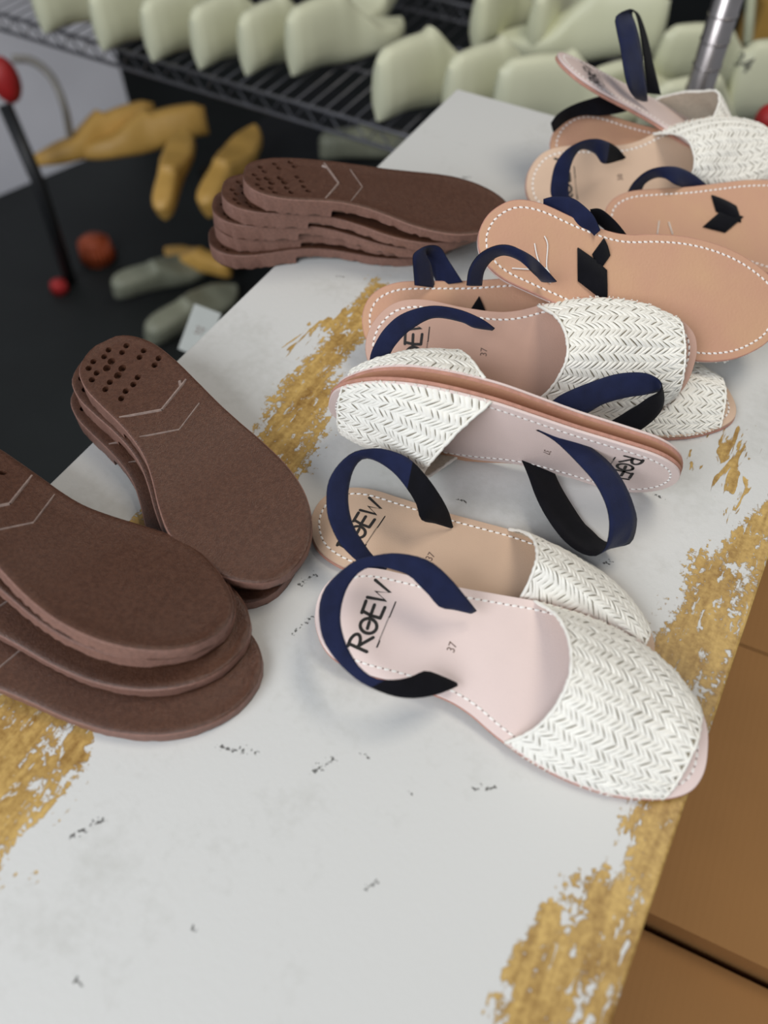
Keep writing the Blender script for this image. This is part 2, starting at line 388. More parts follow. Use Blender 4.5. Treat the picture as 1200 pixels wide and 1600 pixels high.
csole((346, 292), (757, 338), .062, .036, 'brown rubber shoe sole just below the top one of the far stack')
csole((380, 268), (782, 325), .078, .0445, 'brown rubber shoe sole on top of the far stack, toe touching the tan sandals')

# ------------------------------------------------------------ sandals
def slab(bm, pts, z0, z1, bev, m_side=0, m_top=0, m_bot=0):
    """extruded outline with rounded rims"""
    n = len(pts); cx = Vector((0, .12, 0))
    def inset(d):
        out = []
        for i, p in enumerate(pts):
            t = (pts[(i+1) % n] - pts[i-1]).normalized(); nn = Vector((t.y, -t.x, 0))
            out.append(p + nn*d*SGN)
        return out
    area_ = sum(pts[i].x*pts[(i+1) % n].y - pts[(i+1) % n].x*pts[i].y for i in range(n)); SGN = -1 if area_ > 0 else 1
    rings = []
    for d, z in ((bev, z0), (0, z0+bev*.7), (0, z1-bev*.7), (bev*.35, z1-bev*.2), (bev, z1)):
        rings.append([bm.verts.new((q.x, q.y, z)) for q in inset(d)])
    for A, B in zip(rings, rings[1:]):
        for i in range(n): bm.faces.new((A[i], A[(i+1) % n], B[(i+1) % n], B[i])).material_index = m_side
    bm.faces.new(rings[0][::-1]).material_index = m_bot; bm.faces.new(rings[-1]).material_index = m_top
    bmesh.ops.recalc_face_normals(bm, faces=list(bm.faces))
def mirror_bm(bm):
    for v in bm.verts: v.co.x *= -1
    bmesh.ops.reverse_faces(bm, faces=list(bm.faces))
def inset_loop(pts, d):
    n = len(pts); a = sum(pts[i].x*pts[(i+1) % n].y - pts[(i+1) % n].x*pts[i].y for i in range(n)); s = -1 if a > 0 else 1
    return [p + Vector(((pts[(i+1) % n]-pts[i-1]).normalized().y, -(pts[(i+1) % n]-pts[i-1]).normalized().x, 0))*d*s for i, p in enumerate(pts)]
_cache = {}
def cached(key, fn):
    if key not in _cache: _cache[key] = fn()
    return _cache[key]
def mk(bm, name, mats, smooth=True, sharp=None):
    me = bpy.data.meshes.new(name); bm.to_mesh(me); bm.free()
    for m in mats: me.materials.append(m)
    if smooth:
        me.shade_smooth()
        if sharp: me.set_sharp_from_angle(angle=R(sharp))
    return me
def insole_mesh(mir, mat):
    bm = bmesh.new(); slab(bm, OF.d, -.0024, 0, .0007)
    if mir: mirror_bm(bm)
    return mk(bm, 'insole', [mat], True, 30)
def outsole_mesh(mir):
    bm = bmesh.new(); slab(bm, inset_loop(OF.d, -.0004), -.0052, -.0026, .0007, 1, 0, 0)
    if mir: mirror_bm(bm)
    return mk(bm, 'outsole', [M['tan'], M['pinkedge']], True, 30)
def stitch_mesh(mir, z, up):
    loop = inset_loop(OF.d, .0058); loop.append(loop[0]); L = [0]
    for a, b in zip(loop, loop[1:]): L.append(L[-1]+(b-a).length)
    N = int(L[-1]/.0046); pts = resample(loop, N*4+1)
    bm = bmesh.new()
    for i in range(N):
        p, q = pts[i*4], pts[i*4+3]; t = (q-p).normalized(); nn = Vector((-t.y, t.x, 0)); s = 1 if up else -1
        ring = []
        for f in (0, .25, .5, .75, 1):
            c = p.lerp(q, f); wd = .00085*(1-.75*(2*f-1)**4); h = .0007*(1-(2*f-1)**4)
            c = c + nn*.00025*(f-.5)*2
            ring.append([bm.verts.new((c + nn*wd*a)+Vector((0, 0, z + s*(h*b-.0001)))) for a, b in ((-1, 0), (-.5, .8), (.5, .8), (1, 0))])
        for A, B in zip(ring, ring[1:]):
            for k in range(3): bm.faces.new((A[k], A[k+1], B[k+1], B[k]))
        c = pts[i*4+3].lerp(pts[(i*4+4)], .5); hv = [bm.verts.new(c + Vector((math.cos(a)*.0005, math.sin(a)*.0005, z + s*.00006))) for a in [k*math.pi/3 for k in range(6)]]
        bm.faces.new(hv).material_index = 1
    if mir: mirror_bm(bm)
    return mk(bm, 'stitching', [M['thread'], M['hole']])
FLAT = .65
PRESS = [None]                   # (own frame, frame and mirror flag of the sandal lying on top)
def pressed(p, off):
    if not PRESS[0]: return p
    own, topF, tm, mir = PRESS[0]
    q = Vector((-p.x if mir else p.x, p.y, p.z)); q = topF.inverted() @ (own @ q)
    x = -q.x if tm else q.x; y = min(max(q.y, 0), .246)
    d = max(OF.x('L', y)-x, x-OF.x('R', y), 0) + max(q.y-.246, -q.y, 0)
    lim = -.0085 + 1.5*d + off
    if q.z > lim:
        q.z = lim + (q.z-lim)*.03; p2 = own.inverted() @ (topF @ q)
        p = Vector((-p2.x if mir else p2.x, p2.y, max(p2.z, .0008+off)))
    return p
YR = {'L': .127, 'R': .138}; YF = {'L': .2355, 'R': .229}
def vamp_pt(u, v, h0, seed, off=0.0, dy=0.0):
    def P(u, v):
        s = min(max(u, 0), 1); v = min(max(v, -.02), 1.02)
        yl = YR['L'] + dy + (YF['L']-YR['L']-dy)*v; yr = YR['R'] + dy + (YF['R']-YR['R']-dy)*v
        a = Vector((OF.x('L', yl)+.0004, yl, -.0012)); b = Vector((OF.x('R', yr)-.0004, yr, -.0012))
        th = math.pi*(1-s); cs, sn = math.cos(th), math.sin(th)
        cx = cs*(1-FLAT) + (2*s-1)*FLAT
        h = h0*(1-.62*max(v, 0)**1.3)
        c = (a+b)/2; hf = (b-a)/2
        p = c + hf*cx*(1+.05*math.sin(2*th)**2)
        top = max(sn, 0)
        p.z += h*top**(.75+.25*FLAT)
        p.y += top**.9*(.026*max(1-v, 0)**1.5 + .003*v)
        wv = noise.noise(Vector((u*3.1+seed*7, v*1.6, seed)))*.0052*top + noise.noise(Vector((u*8+seed*3, v*2.2, seed+9)))*.0012*top
        p.z += wv
        return p
    p = P(u, v)
    if off:
        e = .006
        du = P(min(u+e, 1), v)-P(max(u-e, 0), v); dv = P(u, v+e)-P(u, v-e)
        n = du.cross(dv)
        if n.length > 1e-12: p = p + n.normalized()*off
    return pressed(p, off)
def vamp_mesh(mir, h0, seed, dy=0.0):
    NU, NV = 44, 26
    bm = bmesh.new()
    G = [[bm.verts.new(vamp_pt(i/NU, j/NV, h0, seed, 0, dy)) for i in range(NU+1)] for j in range(NV+1)]
    G2 = [[bm.verts.new(vamp_pt(i/NU, j/NV, h0, seed, -.0009, dy)) for i in range(NU+1)] for j in range(NV+1)]
    for j in range(NV):
        for i in range(NU):
            bm.faces.new((G[j][i], G[j][i+1], G[j+1][i+1], G[j+1][i])).material_index = 1
            bm.faces.new((G2[j][i], G2[j+1][i], G2[j+1][i+1], G2[j][i+1])).material_index = 2
    # straw herringbone
    rnd = random.Random(int(seed*100)+5)
    NS, NL = 20, 22
    for si in range(NS):
        sg = 1 if si % 2 else -1
        u0, u1 = si/NS, (si+1)/NS
        for j in range(-1, NL+1):
            vc = (j+.5)/NL + rnd.uniform(-.006, .006); sl = .074*sg*(1+rnd.uniform(-.12, .12)); wd = (1/NL)*rnd.uniform(.90, 1.05)
            jh = rnd.uniform(.0009, .0015); rows = []
            ok = True
            for a in range(5):
                f = a/4; row = []
                for b in range(4):
                    g = b/3
                    vv = vc + sl*(f-.5) + wd*(g-.5)*(.84+.34*(2*f-1)**2)
                    uu = u0 + (u1-u0)*(f*1.10-.05)
                    hh = (1-(2*g-1)**2*.8)*(1-.70*(2*f-1)**2)
                    if vv < -.06 or vv > 1.06: ok = False
                    vv = min(max(vv, 0.0), 1.0)
                    row.append((uu, vv, jh*hh+.00005))
                rows.append(row)
            if not ok: continue
            vr = [[bm.verts.new(vamp_pt(*q[:2], h0, seed, q[2], dy)) for q in row] for row in rows]
            for A, B in zip(vr, vr[1:]):
                for k in range(3): bm.faces.new((A[k], B[k], B[k+1], A[k+1])).material_index = 0
    # folded, slightly frayed edges
    for v_, rr in ((0.0, .0013), (1.0, .0009)):
        pts = [vamp_pt(i/70, v_, h0, seed, .0003, dy) + Vector((rnd.uniform(-1, 1), rnd.uniform(-1, 1), rnd.uniform(-1, 1)))*.00022 for i in range(71)]
        tube(bm, pts, [rr*rnd.uniform(.75, 1.15) for _ in pts], 6, 0)
    for side in (0, 1):
        for i in range(26):
            v_ = rnd.uniform(.0, 1.0); p = vamp_pt(side, v_, h0, seed, .0006, dy); s = -1 if side == 0 else 1
            q = p + Vector((s*rnd.uniform(.0003, .0012), rnd.uniform(-.002, .002), rnd.uniform(-.0006, .0006)))
            tube(bm, [p, (p+q)/2 + Vector((0, 0, .0003)), q], [.0005, .0004, .0002], 5, 0)
    if mir: mirror_bm(bm)
    return mk(bm, 'upper', [M['straw'], M['weave_gap'], M['backing']])
def stroke(bm, pts, wd, z, mat=0):
    pts = [Vector((x, y, 0)) for x, y in pts]; n = len(pts); prev = None
    for i, p in enumerate(pts):
        t = (pts[min(i+1, n-1)]-pts[max(i-1, 0)]).normalized(); nn = Vector((-t.y, t.x, 0))*wd/2
        ends = [(p+nn), (p-nn)]
        v = [bm.verts.new((q.x, q.y, z)) for q in ends]
        if prev: bm.faces.new((prev[0], prev[1], v[1], v[0])).material_index = mat
        prev = v
    for p in (pts[0], pts[-1]):
        bm.faces.new([bm.verts.new((p.x+math.cos(a)*wd/2, p.y+math.sin(a)*wd/2, z+.00001)) for a in [k*math.pi/5 for k in range(10)]]).material_index = mat
def logo_mesh():
    bm = bmesh.new(); h = .0125
    ell = lambda cx, cy, rx, ry, a0, a1, n=14: [(cx+rx*math.cos(R(a0+(a1-a0)*i/n)), cy+ry*math.sin(R(a0+(a1-a0)*i/n))) for i in range(n+1)]
    S = []
    S.append([(-.0215, 0), (-.0212, .5*h), (-.0208, h)])                                     # R
    S.append([(-.0222, .97*h)] + ell(-.0195, .74*h, .0062, .26*h, 85, -85) + [(-.0206, .48*h)])
    S.append([(-.0200, .50*h), (-.0118, -.02*h)])
    S.append(ell(-.0060, .42*h, .0047, .42*h, 95, 455, 22)); S.append([(-.0078, .42*h), (-.0035, .46*h)])   # O with bar
    S.append([(.0012, .03*h), (.0008, .5*h), (.0016, 1.0*h)]); S.append([(.0004, 1.0*h), (.0085, 1.04*h)]); S.append([(-.0016, .52*h), (.0080, .56*h)]); S.append([(.0012, .03*h), (.0088, .02*h)])   # E
    S.append([(.0110, 1.05*h), (.0132, .10*h), (.0165, .78*h), (.0190, .06*h), (.0235, 1.02*h)])   # W
    for s in S:
        stroke(bm, [(-x, .036-(y-h/2)) for x, y in s], .0021, .00022)
    # thin line of tiny lettering underneath
    x = -.0120; rnd = random.Random(2)
    stroke(bm, [(.0165, .036+.0110), (.0125, .036+.0110)], .0010, .00022)
    while x < .004:
        l = rnd.uniform(.0004, .0010)
        stroke(bm, [(-x, .036+.0110), (-x-l*.3, .036+.0104)], .00045, .00022); x += .0011
    stroke(bm, [(-.004, .036+.0110), (-.0145, .036+.0110)], .0008, .00022)
    bmesh.ops.recalc_face_normals(bm, faces=list(bm.faces))
    return mk(bm, 'logo_print', [M['ink']], False)
def text_mesh(txt, size):
    cu = bpy.data.curves.new('t', 'FONT'); cu.body = txt; cu.size = size; cu.align_x = 'CENTER'; cu.align_y = 'CENTER'
    o = bpy.data.objects.new('t', cu); C.objects.link(o); dg = bpy.context.evaluated_depsgraph_get(); dg.update()
    me = bpy.data.meshes.new_from_object(o.evaluated_get(dg)); bpy.data.objects.remove(o); return me
def size_mesh(txt, mat):
    me = text_mesh(txt, .0072)
    for v in me.vertices:
        x, y = v.co.x*.9, v.co.y; v.co = Vector((-x, .090-y, .0002))
    me.materials.clear(); me.materials.append(mat); me.name = 'size_print'; return me

def make_sandal(F_, mir, label, insole='pink', h0=.048, size='37', seed=1.0, vamp=True, bottom=False, logo=True, group='woven straw sandals on the table', dy=0.0, under=None):
    t = empty('sandal', Matrix.Translation((0, 0, TZ)) @ F_, label, 'sandal', group)
    ins = obj('insole', cached(('in', mir, insole), lambda: insole_mesh(mir, M[insole])), M['pink'], t, False)
    obj('outsole', cached(('out', mir), lambda: outsole_mesh(mir)), M['tan'], t, False)
    obj('stitching', cached(('st', mir, bottom), lambda: stitch_mesh(mir, -.0052 if bottom else 0.0, not bottom)), M['thread'], t, False)
    PRESS[0] = (F_, under[0], under[1], mir) if under else None
    if vamp: obj('upper', cached(('v', mir, h0, seed), lambda: vamp_mesh(mir, h0, seed, dy)), M['straw'], t, False)
    if logo:
        obj('logo_print', cached('logo', logo_mesh), M['ink'], ins, False)
        obj('size_print', cached(('size', size), lambda: size_mesh(size, M['stamp'])), M['stamp'], ins, False)
    return t
def interp_keys(keys, n):
    """spread z keys evenly along n points"""
    out = []
    for i in range(n):
        f = i/(n-1)*(len(keys)-1); k = min(int(f), len(keys)-2); a = f-k
        out.append(keys[k]*(1-a)+keys[k+1]*a)
    return out
def ribbon_verts(EA, EB, zA, zB, n):
    def edge(E, Z):
        zs = interp_keys(Z, len(E)); P3 = [at(x, y, z) for (x, y), z in zip(E, zs)]
        return resample(catmull(P3, 6), n)
    return edge(EA, zA), edge(EB, zB)
def strap(parent, pieces, name='heel_strap', front='navy', back='black', thick=.0018, label=None):
    """pieces: (edge A, edge B, z keys A, z keys B, flip) - each edge a list of sight-line points with heights"""
    bm = bmesh.new(); inv = parent.matrix_world.inverted()
    for EA, EB, zA, zB, flip, *tw in pieces:
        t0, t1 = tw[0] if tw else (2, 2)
        n = 48; A, B = ribbon_verts(EA, EB, zA, zB, n); KW = 5; fr = []; bk = []
        for i in range(n):
            t = (A[min(i+1, n-1)]+B[min(i+1, n-1)]-A[max(i-1, 0)]-B[max(i-1, 0)])
            wv = B[i]-A[i]; nn = t.cross(wv)
            if nn.length < 1e-12: nn = fr_n if i else Vector((0, 0, 1))
            nn = nn.normalized()*(-1 if flip else 1); fr_n = nn
            rowf = []; rowb = []
            for k in range(KW+1):
                f = k/KW; p = A[i].lerp(B[i], f); dome = (1-(2*f-1)**4)*.5
                rowf.append(bm.verts.new(inv @ (p + nn*thick*(.15+.55*dome)))); rowb.append(bm.verts.new(inv @ (p - nn*thick*(.15+.35*dome))))
            fr.append(rowf); bk.append(rowb)
        def q(a, b, c, d, mi): bm.faces.new((a, b, c, d)).material_index = mi
        for i in range(n-1):
            for k in range(KW):
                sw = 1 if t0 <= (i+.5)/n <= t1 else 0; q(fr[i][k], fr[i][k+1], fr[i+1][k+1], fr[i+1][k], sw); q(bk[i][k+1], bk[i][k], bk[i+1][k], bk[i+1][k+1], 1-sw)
            q(bk[i][0], fr[i][0], fr[i+1][0], bk[i+1][0], 1); q(fr[i][KW], bk[i][KW], bk[i+1][KW], fr[i+1][KW], 1)
        for i in (0, n-1):
            for k in range(KW): q(fr[i][k], bk[i][k], bk[i][k+1], fr[i][k+1], 1)
    bmesh.ops.recalc_face_normals(bm, faces=list(bm.faces))
    o = obj(name, bm, [M[front], M[back]], parent)
    return tag(o, label)
def slot_tab(parent, x0, y0, x1, y1, wd, mir, name='strap_tab', skew=.35):
    """strap end sewn on the underside: flat black parallelogram"""
    s = -1 if mir else 1; bm = bmesh.new(); a = Vector((x0*s, y0, 0)); b = Vector((x1*s, y1, 0)); t = (b-a).normalized(); nn = Vector((-t.y, t.x, 0))*wd/2
    sk = t*wd*skew
    q = [a+nn+sk, b+nn+sk, b-nn-sk, a-nn-sk]; nU = 6; prev = None
    for i in range(nU+1):
        f = i/nU; hgt = .0016+.0012*math.sin(math.pi*f)
        l = q[0].lerp(q[1], f); r = q[3].lerp(q[2], f); row = [bm.verts.new((p.x, p.y, z)) for p, z in ((l, -.0050), (l, -.0052-hgt), (l.lerp(r, .5), -.0056-hgt), (r, -.0052-hgt), (r, -.0050))]
        if prev:
            for k in range(4): bm.faces.new((prev[k], prev[k+1], row[k+1], row[k]))
        else: bm.faces.new(row)
        prev = row
    bm.faces.new(prev[::-1]); bmesh.ops.recalc_face_normals(bm, faces=list(bm.faces))
    return obj(name, bm, M['black'], parent)

# --- front pair
F1 = frame((-.0416, .2543, .0182), (.1888, .1600, .0129), (-.055, -.194, .979))
s1 = make_sandal(F1, False,
    'nearest sandal, pale pink insole with printed lettering, lapping over the one behind it', 'pink', .033, '37', 1.0)
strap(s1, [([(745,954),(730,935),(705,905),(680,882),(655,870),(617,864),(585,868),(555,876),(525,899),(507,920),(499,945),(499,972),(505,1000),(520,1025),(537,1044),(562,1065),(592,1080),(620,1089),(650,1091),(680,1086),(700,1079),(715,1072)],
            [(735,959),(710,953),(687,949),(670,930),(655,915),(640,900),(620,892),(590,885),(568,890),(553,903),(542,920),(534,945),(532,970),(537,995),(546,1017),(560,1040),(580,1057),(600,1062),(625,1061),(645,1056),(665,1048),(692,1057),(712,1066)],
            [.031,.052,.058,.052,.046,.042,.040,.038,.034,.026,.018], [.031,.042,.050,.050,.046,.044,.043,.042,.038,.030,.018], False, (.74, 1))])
s2 = make_sandal(frame((-.0476, .3354, .0065), (.1685, .2178, .0057), (0, 0, 1)), False,
    'sandal half hidden under the nearest one, tan insole with printed lettering', 'tan_in', .037, '37', 2.0, under=(F1, False))
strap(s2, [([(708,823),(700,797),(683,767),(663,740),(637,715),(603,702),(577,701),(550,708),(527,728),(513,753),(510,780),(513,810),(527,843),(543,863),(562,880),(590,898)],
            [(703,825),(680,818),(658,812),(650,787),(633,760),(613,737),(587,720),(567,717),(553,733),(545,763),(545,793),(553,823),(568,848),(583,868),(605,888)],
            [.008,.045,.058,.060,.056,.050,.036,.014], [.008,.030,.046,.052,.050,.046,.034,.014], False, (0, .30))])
# --- pair lying on its side, soles together
s3 = make_sandal(frame((.1992, .3369, .0294), (-.039, .3937, .0536), (-.249, -.933, -.258)), True,
    'sandal lying on its side with pink insole in view, strap loop hanging forward', 'pink', .038, '37', 3.0, dy=.010)
strap(s3, [([(835,669),(867,671),(900,685),(933,706),(958,729),(979,762),(992,796),(995,817),(988,845),(972,853),(952,849),(938,842),(925,829),(912,817),(892,787),(875,758),(864,733),(860,725)],
            [(842,674),(858,683),(875,696),(904,725),(929,754),(946,787),(952,817),(949,846),(941,862),(927,869),(904,862),(879,842),(854,808),(837,775),(825,742),(813,714)],
            [.066,.058,.046,.028,.006,.003,.005,.010], [.066,.058,.050,.038,.022,.018,.018,.018], True)])
s4 = make_sandal(frame((.2030, .3475, .0308), (-.0372, .4060, .0520), (.236, .972, .10)), False,
    'sandal lying on its side, sole against the pink one, its upper and strap turned away', 'pink', .047, '37', 4.0, dy=.018)
strap(s4, [([(859,630),(880,615),(923,597),(965,584),(1003,582),(1024,589),(1034,600),(1030,612),(1012,622),(995,634),(981,642),(960,655),(935,668)],
            [(890,645),(912,648),(944,631),(981,621),(1003,618),(1022,614),(1034,612),(1038,622),(1034,640),(1019,658),(997,674),(975,682)],
            [.062,.066,.068,.064,.054,.046,.036], [.052,.054,.056,.054,.046,.036,.028], True)])
# --- S5 / S6 and the one lying flat underneath
F5 = frame((-.0137, .4640, .0435), (.2302, .4345, .0390), (-.068, -.679, .731))
s5 = make_sandal(F5, True,
    'sandal tilted towards the camera with rose insole, behind the two lying on their sides', 'rose_in', .036, '37', 5.0, dy=-.012)
strap(s5, [([(773,513),(752,498),(715,483),(672,478),(629,490),(603,511),(587,535),(578,559),(578,590)],
            [(768,516),(740,512),(720,503),(677,497),(640,517),(619,538),(611,551),(606,565),(606,592)],
            [.082,.096,.098,.092,.076,.055], [.078,.086,.088,.084,.072,.052], False)])
s6 = make_sandal(frame((-.0167, .5010, .0330), (.2266, .4647, .0282), (.072, .586, -.807)), True,
    'sandal showing its stitched tan underside just behind the rose one, straps rising above it', 'pink', .024, '37', 6.0, bottom=True, logo=False)
strap(s6, [([(723,441),(701,407),(687,386),(667,384),(650,393),(645,402),(646,420),(648,446)],
            [(684,446),(672,420),(662,402),(660,398),(662,400),(672,410),(676,428),(680,450)],
            [.060,.082,.090,.086,.066], [.052,.070,.078,.072,.052], False),
           ([(729,446),(733,421),(747,399),(771,385),(795,383),(821,394),(843,410),(870,440)],
            [(753,446),(757,423),(771,405),(789,399),(811,407),(827,421),(836,430),(846,440)],
            [.100,.125,.132,.122,.088], [.094,.115,.120,.112,.082], True)])
slot_tab(s6, -.020, .086, -.006, .094, .012, True)
s12 = make_sandal(frame((.0279, .455, .0053), (.2739, .4483, .0053), (0, 0, 1)), False,
    'sandal lying flat, only its open toe showing from under the rose insole one', 'tan_in', .028, '37', 7.0, logo=False, under=(F5, True))
# --- pair showing undersides
s7 = make_sandal(frame((.0706, .5196, .1000), (.3048, .4848, .0375), (-.166, .503, -.848)), False,
    'upturned sandal in front of the right-hand group, whole tan underside with loose white thread', 'pink', .026, '37', 8.0, bottom=True, logo=False)
slot_tab(s7, -.003, .078, -.013, .104, .021, False); slot_tab(s7, .016, .090, .004, .098, .013, False)
bm = bmesh.new()
for pts in ([(-.022,.030),(-.018,.045),(-.014,.055),(-.022,.062)], [(-.024,.060),(-.010,.048),(.002,.042)], [(-.024,.061),(-.012,.055),(.004,.052),(.010,.048)]):
    tube(bm, catmull([(x, y, -.0060) for x, y in pts], 6), .0005, 5)
obj('loose_thread', bm, M['thread'], s7)
strap(s7, [([(849,311),(866,307),(893,309),(912,321),(928,338),(938,360)], [(849,330),(870,335),(890,345),(905,356),(914,366),(920,376)],
            [.108,.112,.110,.100], [.098,.100,.096,.086], True),
           ([(922,327),(939,327),(962,346),(982,371)], [(924,345),(934,350),(948,362),(960,378)], [.100,.100,.088], [.090,.088,.076], False)])
s8 = make_sandal(frame((.194, .6212, .0371), (.4392, .6295, .0200), (-.082, .409, -.909)), True,
    'upturned sandal cut off by the right edge, two black strap ends on its underside', 'pink', .024, '37', 9.0, bottom=True, logo=False)
slot_tab(s8, .004, .098, -.012, .116, .017, True); slot_tab(s8, -.022, .100, -.012, .122, .013, True)
strap(s8, [([(980,302),(989,286),(1008,269),(1031,261),(1058,261),(1085,273),(1108,292)], [(1002,300),(1008,287),(1024,278),(1039,279),(1054,288),(1064,292),(1070,296)],
            [.045,.065,.072,.066,.048], [.040,.056,.062,.058,.044], True)])
bm = bmesh.new()
for a, b_ in (((1027, 366), (1030, 345)), ((1051, 366), (1045, 347))):
    F8 = Matrix.Translation((0, 0, -TZ)) @ s8.matrix_world; n8 = F8.col[2].to_3d(); c8 = Vector((0, 0, CAMH)); pl = []
    for px, py in (a, b_):
        u = (px-600)/FPX; v = (py-800)/FPX; d8 = Vector((u, cP - v*sP, -(sP + v*cP))); o8 = F8.translation - n8*.0060
        pl.append(F8.inverted() @ (c8 + d8*(n8.dot(o8-c8)/n8.dot(d8))))
    tube(bm, pl, .0005, 5)
obj('loose_thread', bm, M['straw'], s8)
# --- far pair
s9 = make_sandal(frame((.1344, .6916, .0300), (.3786, .7191, .0390), (.032, -.603, .797)), True,
    'far sandal with tan insole facing up, its strap arching over the heel', 'tan_in', .036, '38', 10.0, dy=-.012, logo=True)
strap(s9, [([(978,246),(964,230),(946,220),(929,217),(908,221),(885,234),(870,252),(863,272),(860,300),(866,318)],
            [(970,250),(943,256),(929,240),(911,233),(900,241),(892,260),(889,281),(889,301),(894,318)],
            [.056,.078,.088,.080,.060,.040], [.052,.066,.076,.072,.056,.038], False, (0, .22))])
s10 = make_sandal(frame((.1622, .7500, .0430), (.3994, .6980, .0200), (.04, .509, -.86)), False,
    'far sandal turned to show its stitched tan underside behind the tan insole one', 'pink', .026, '37', 11.0, bottom=True, logo=False)
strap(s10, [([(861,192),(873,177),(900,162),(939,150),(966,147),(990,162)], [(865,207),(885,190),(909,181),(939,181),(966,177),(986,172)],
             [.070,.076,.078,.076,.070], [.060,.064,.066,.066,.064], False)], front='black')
h11 = Vector(tp(874, 88, .110)); d11 = (Vector(tp(1180, 262, .004)) - h11).normalized()
vd = (h11 + d11*.1) - Vector((0, 0, CAMH)); sidev = vd.cross(d11).normalized(); n11 = sidev if sidev.z > 0 else -sidev
s11 = make_sandal(frame(h11, h11+d11, n11 - vd.normalized()*.22), False,
    'farthest sandal, seen edge-on with heel raised and a tall navy strap loop', 'pink', .036, '37', 12.0)
strap(s11, [([(1000,157),(989,150),(978,126),(969,75),(962,40),(962,26),(976,17),(990,16),(998,40),(1004,80),(1008,115),(1011,146)],
             [(1012,158),(1011,144),(1006,110),(1001,70),(994,40),(988,24),(990,17),(1000,25),(1012,60),(1022,105),(1033,148)],
             [.085,.125,.150,.150,.125,.085], [.085,.120,.143,.140,.120,.085], True)])

# ------------------------------------------------------------ wire rack with shoe lasts
ND = Vector((.494, .870, 0)); NX = Vector((.870, -.494, 0))
def ab(a, b, z=0): return NX*a + ND*b + Vector((0, 0, z))
SH = .55                         # shelf height above floor
rack = empty('wire_rack', Matrix.Translation(ab(-.75, 1.06)) @ Matrix.Rotation(TROT, 4, 'Z'), 'chrome wire shelving rack behind the table full of cream shoe lasts', 'rack')
def shelf(z, x0, x1, dep):
    bm = bmesh.new()
    for y in (0, dep):
        for dz in (0, -.03): tube(bm, [(x0, y, z+dz), (x1, y, z+dz)], .0035, 6)
        n = int((x1-x0)/.045); pts = []
        for i in range(n*2): pts.append((x0+(x1-x0)*i/(n*2-1), y, z-.030*(i % 2)))
        tube(bm, pts, .002, 5)
    n = int((x1-x0)/.028)
    for i in range(n+1): x = x0+(x1-x0)*i/n; tube(bm, [(x, 0, z), (x, dep, z)], .0017, 5)
    for f in (.33, .66): tube(bm, [(x0, dep*f, z-.004), (x1, dep*f, z-.004)], .003, 6)
    return obj('shelf', bm, M['wire'], rack)
shelf(SH, -1.15, 1.45, .46)
Rw = rack.matrix_world.inverted()
for (x, y, r) in ((.335, -.002, .011), (-1.15, 0, .014), (-1.15, .46, .014), (1.45, .46, .014)):
    bm = bmesh.new(); tube(bm, [(x, y, 0), (x, y, SH-.03 if r < .012 else 1.15)], r, 14); obj('post', bm, M['chrome'] if r > .012 else M['wire'], rack)
pp = Rw @ at_depth(1085, 165, 1.0)
bm = bmesh.new(); tube(bm, [(pp.x, pp.y, 0), (pp.x, pp.y, 1.15)], .0165, 20)
for k in range(40): z = .02+k*.028; tube(bm, [(pp.x, pp.y, z), (pp.x, pp.y, z+.002)], .0174, 20)
obj('post', bm, M['chrome'], rack)

def last_mesh(mat, cone=.105):
    bm = bmesh.new(); prev = None
    prof = [(0.0, .006, .030), (.004, .016, .034), (.012, .024, .036), (.03, .030, .036), (.055, .031, .034), (.085, .031, .033), (.115, .034, .033), (.145, .040, .034), (.175, .043, .030), (.205, .038, .024), (.228, .026, .018), (.240, .014, .012), (.245, .004, .006)]
    def topz(y):
        if y < .10: return cone*(.90+.10*sm(0, .02, y)) - .004*sm(.05, .1, y)
        return .026 + (cone-.03)*(1-sm(.085, .185, y)) + .012*(1-sm(.18, .245, y))
    ys = []
    for (a, b) in zip(prof, prof[1:]):
        for k in range(3): f = k/3; ys.append(tuple(a[i]*(1-f)+b[i]*f for i in range(3)))
    ys.append(prof[-1])
    for y, wd, _ in ys:
        z0 = .016*(1-sm(.03, .13, y)) + .006*sm(.19, .245, y); z1 = topz(y); ring = []; n = 24; zc = (z0+z1)/2
        for k in range(n):
            a = 2*math.pi*k/n; cx, cz = math.cos(a), math.sin(a)
            cx = math.copysign(abs(cx)**.6, cx); cz = math.copysign(abs(cz)**.6, cz)
            z = zc + cz*(z1-z0)/2; f = (z-z0)/max(z1-z0, .001)
            tall = sm(.05, .09, z1-z0); wf = (1-.42*f*tall)*(1-.28*tall*(1-sm(0, .38, f))*(1-sm(.05, .12, y)))
            bulge = .004*math.sin(math.pi*f)*tall if y < .02 else 0
            ring.append(bm.verts.new((cx*wd*.86*wf + .006*sm(.12, .24, y), y - bulge, z)))
        if prev:
            for k in range(n): bm.faces.new((prev[k], prev[(k+1) % n], ring[(k+1) % n], ring[k]))
        else: bm.faces.new(ring[::-1])
        prev = ring
    bm.faces.new(prev); bmesh.ops.recalc_face_normals(bm, faces=list(bm.faces))
    return mk(bm, 'shoe_last', [mat], True, 50)
LM = last_mesh(M['last']); LO = last_mesh(M['ochre'], .07); LG = last_mesh(M['grey_last'], .075)
def put_last(me, pos, yaw, label, group, pitch=0, roll=0, scale=1.0):
    o = bpy.data.objects.new('shoe_last', me); C.objects.link(o)
    o.matrix_world = Matrix.Translation(pos) @ Matrix.Rotation(yaw, 4, 'Z') @ Matrix.Rotation(pitch, 4, 'X') @ Matrix.Rotation(roll, 4, 'Y') @ Matrix.Scale(scale, 4)
    return tag(o, label, 'shoe last', group)
SZ = SH - TZ + .003
g = 'cream shoe lasts on the wire rack'
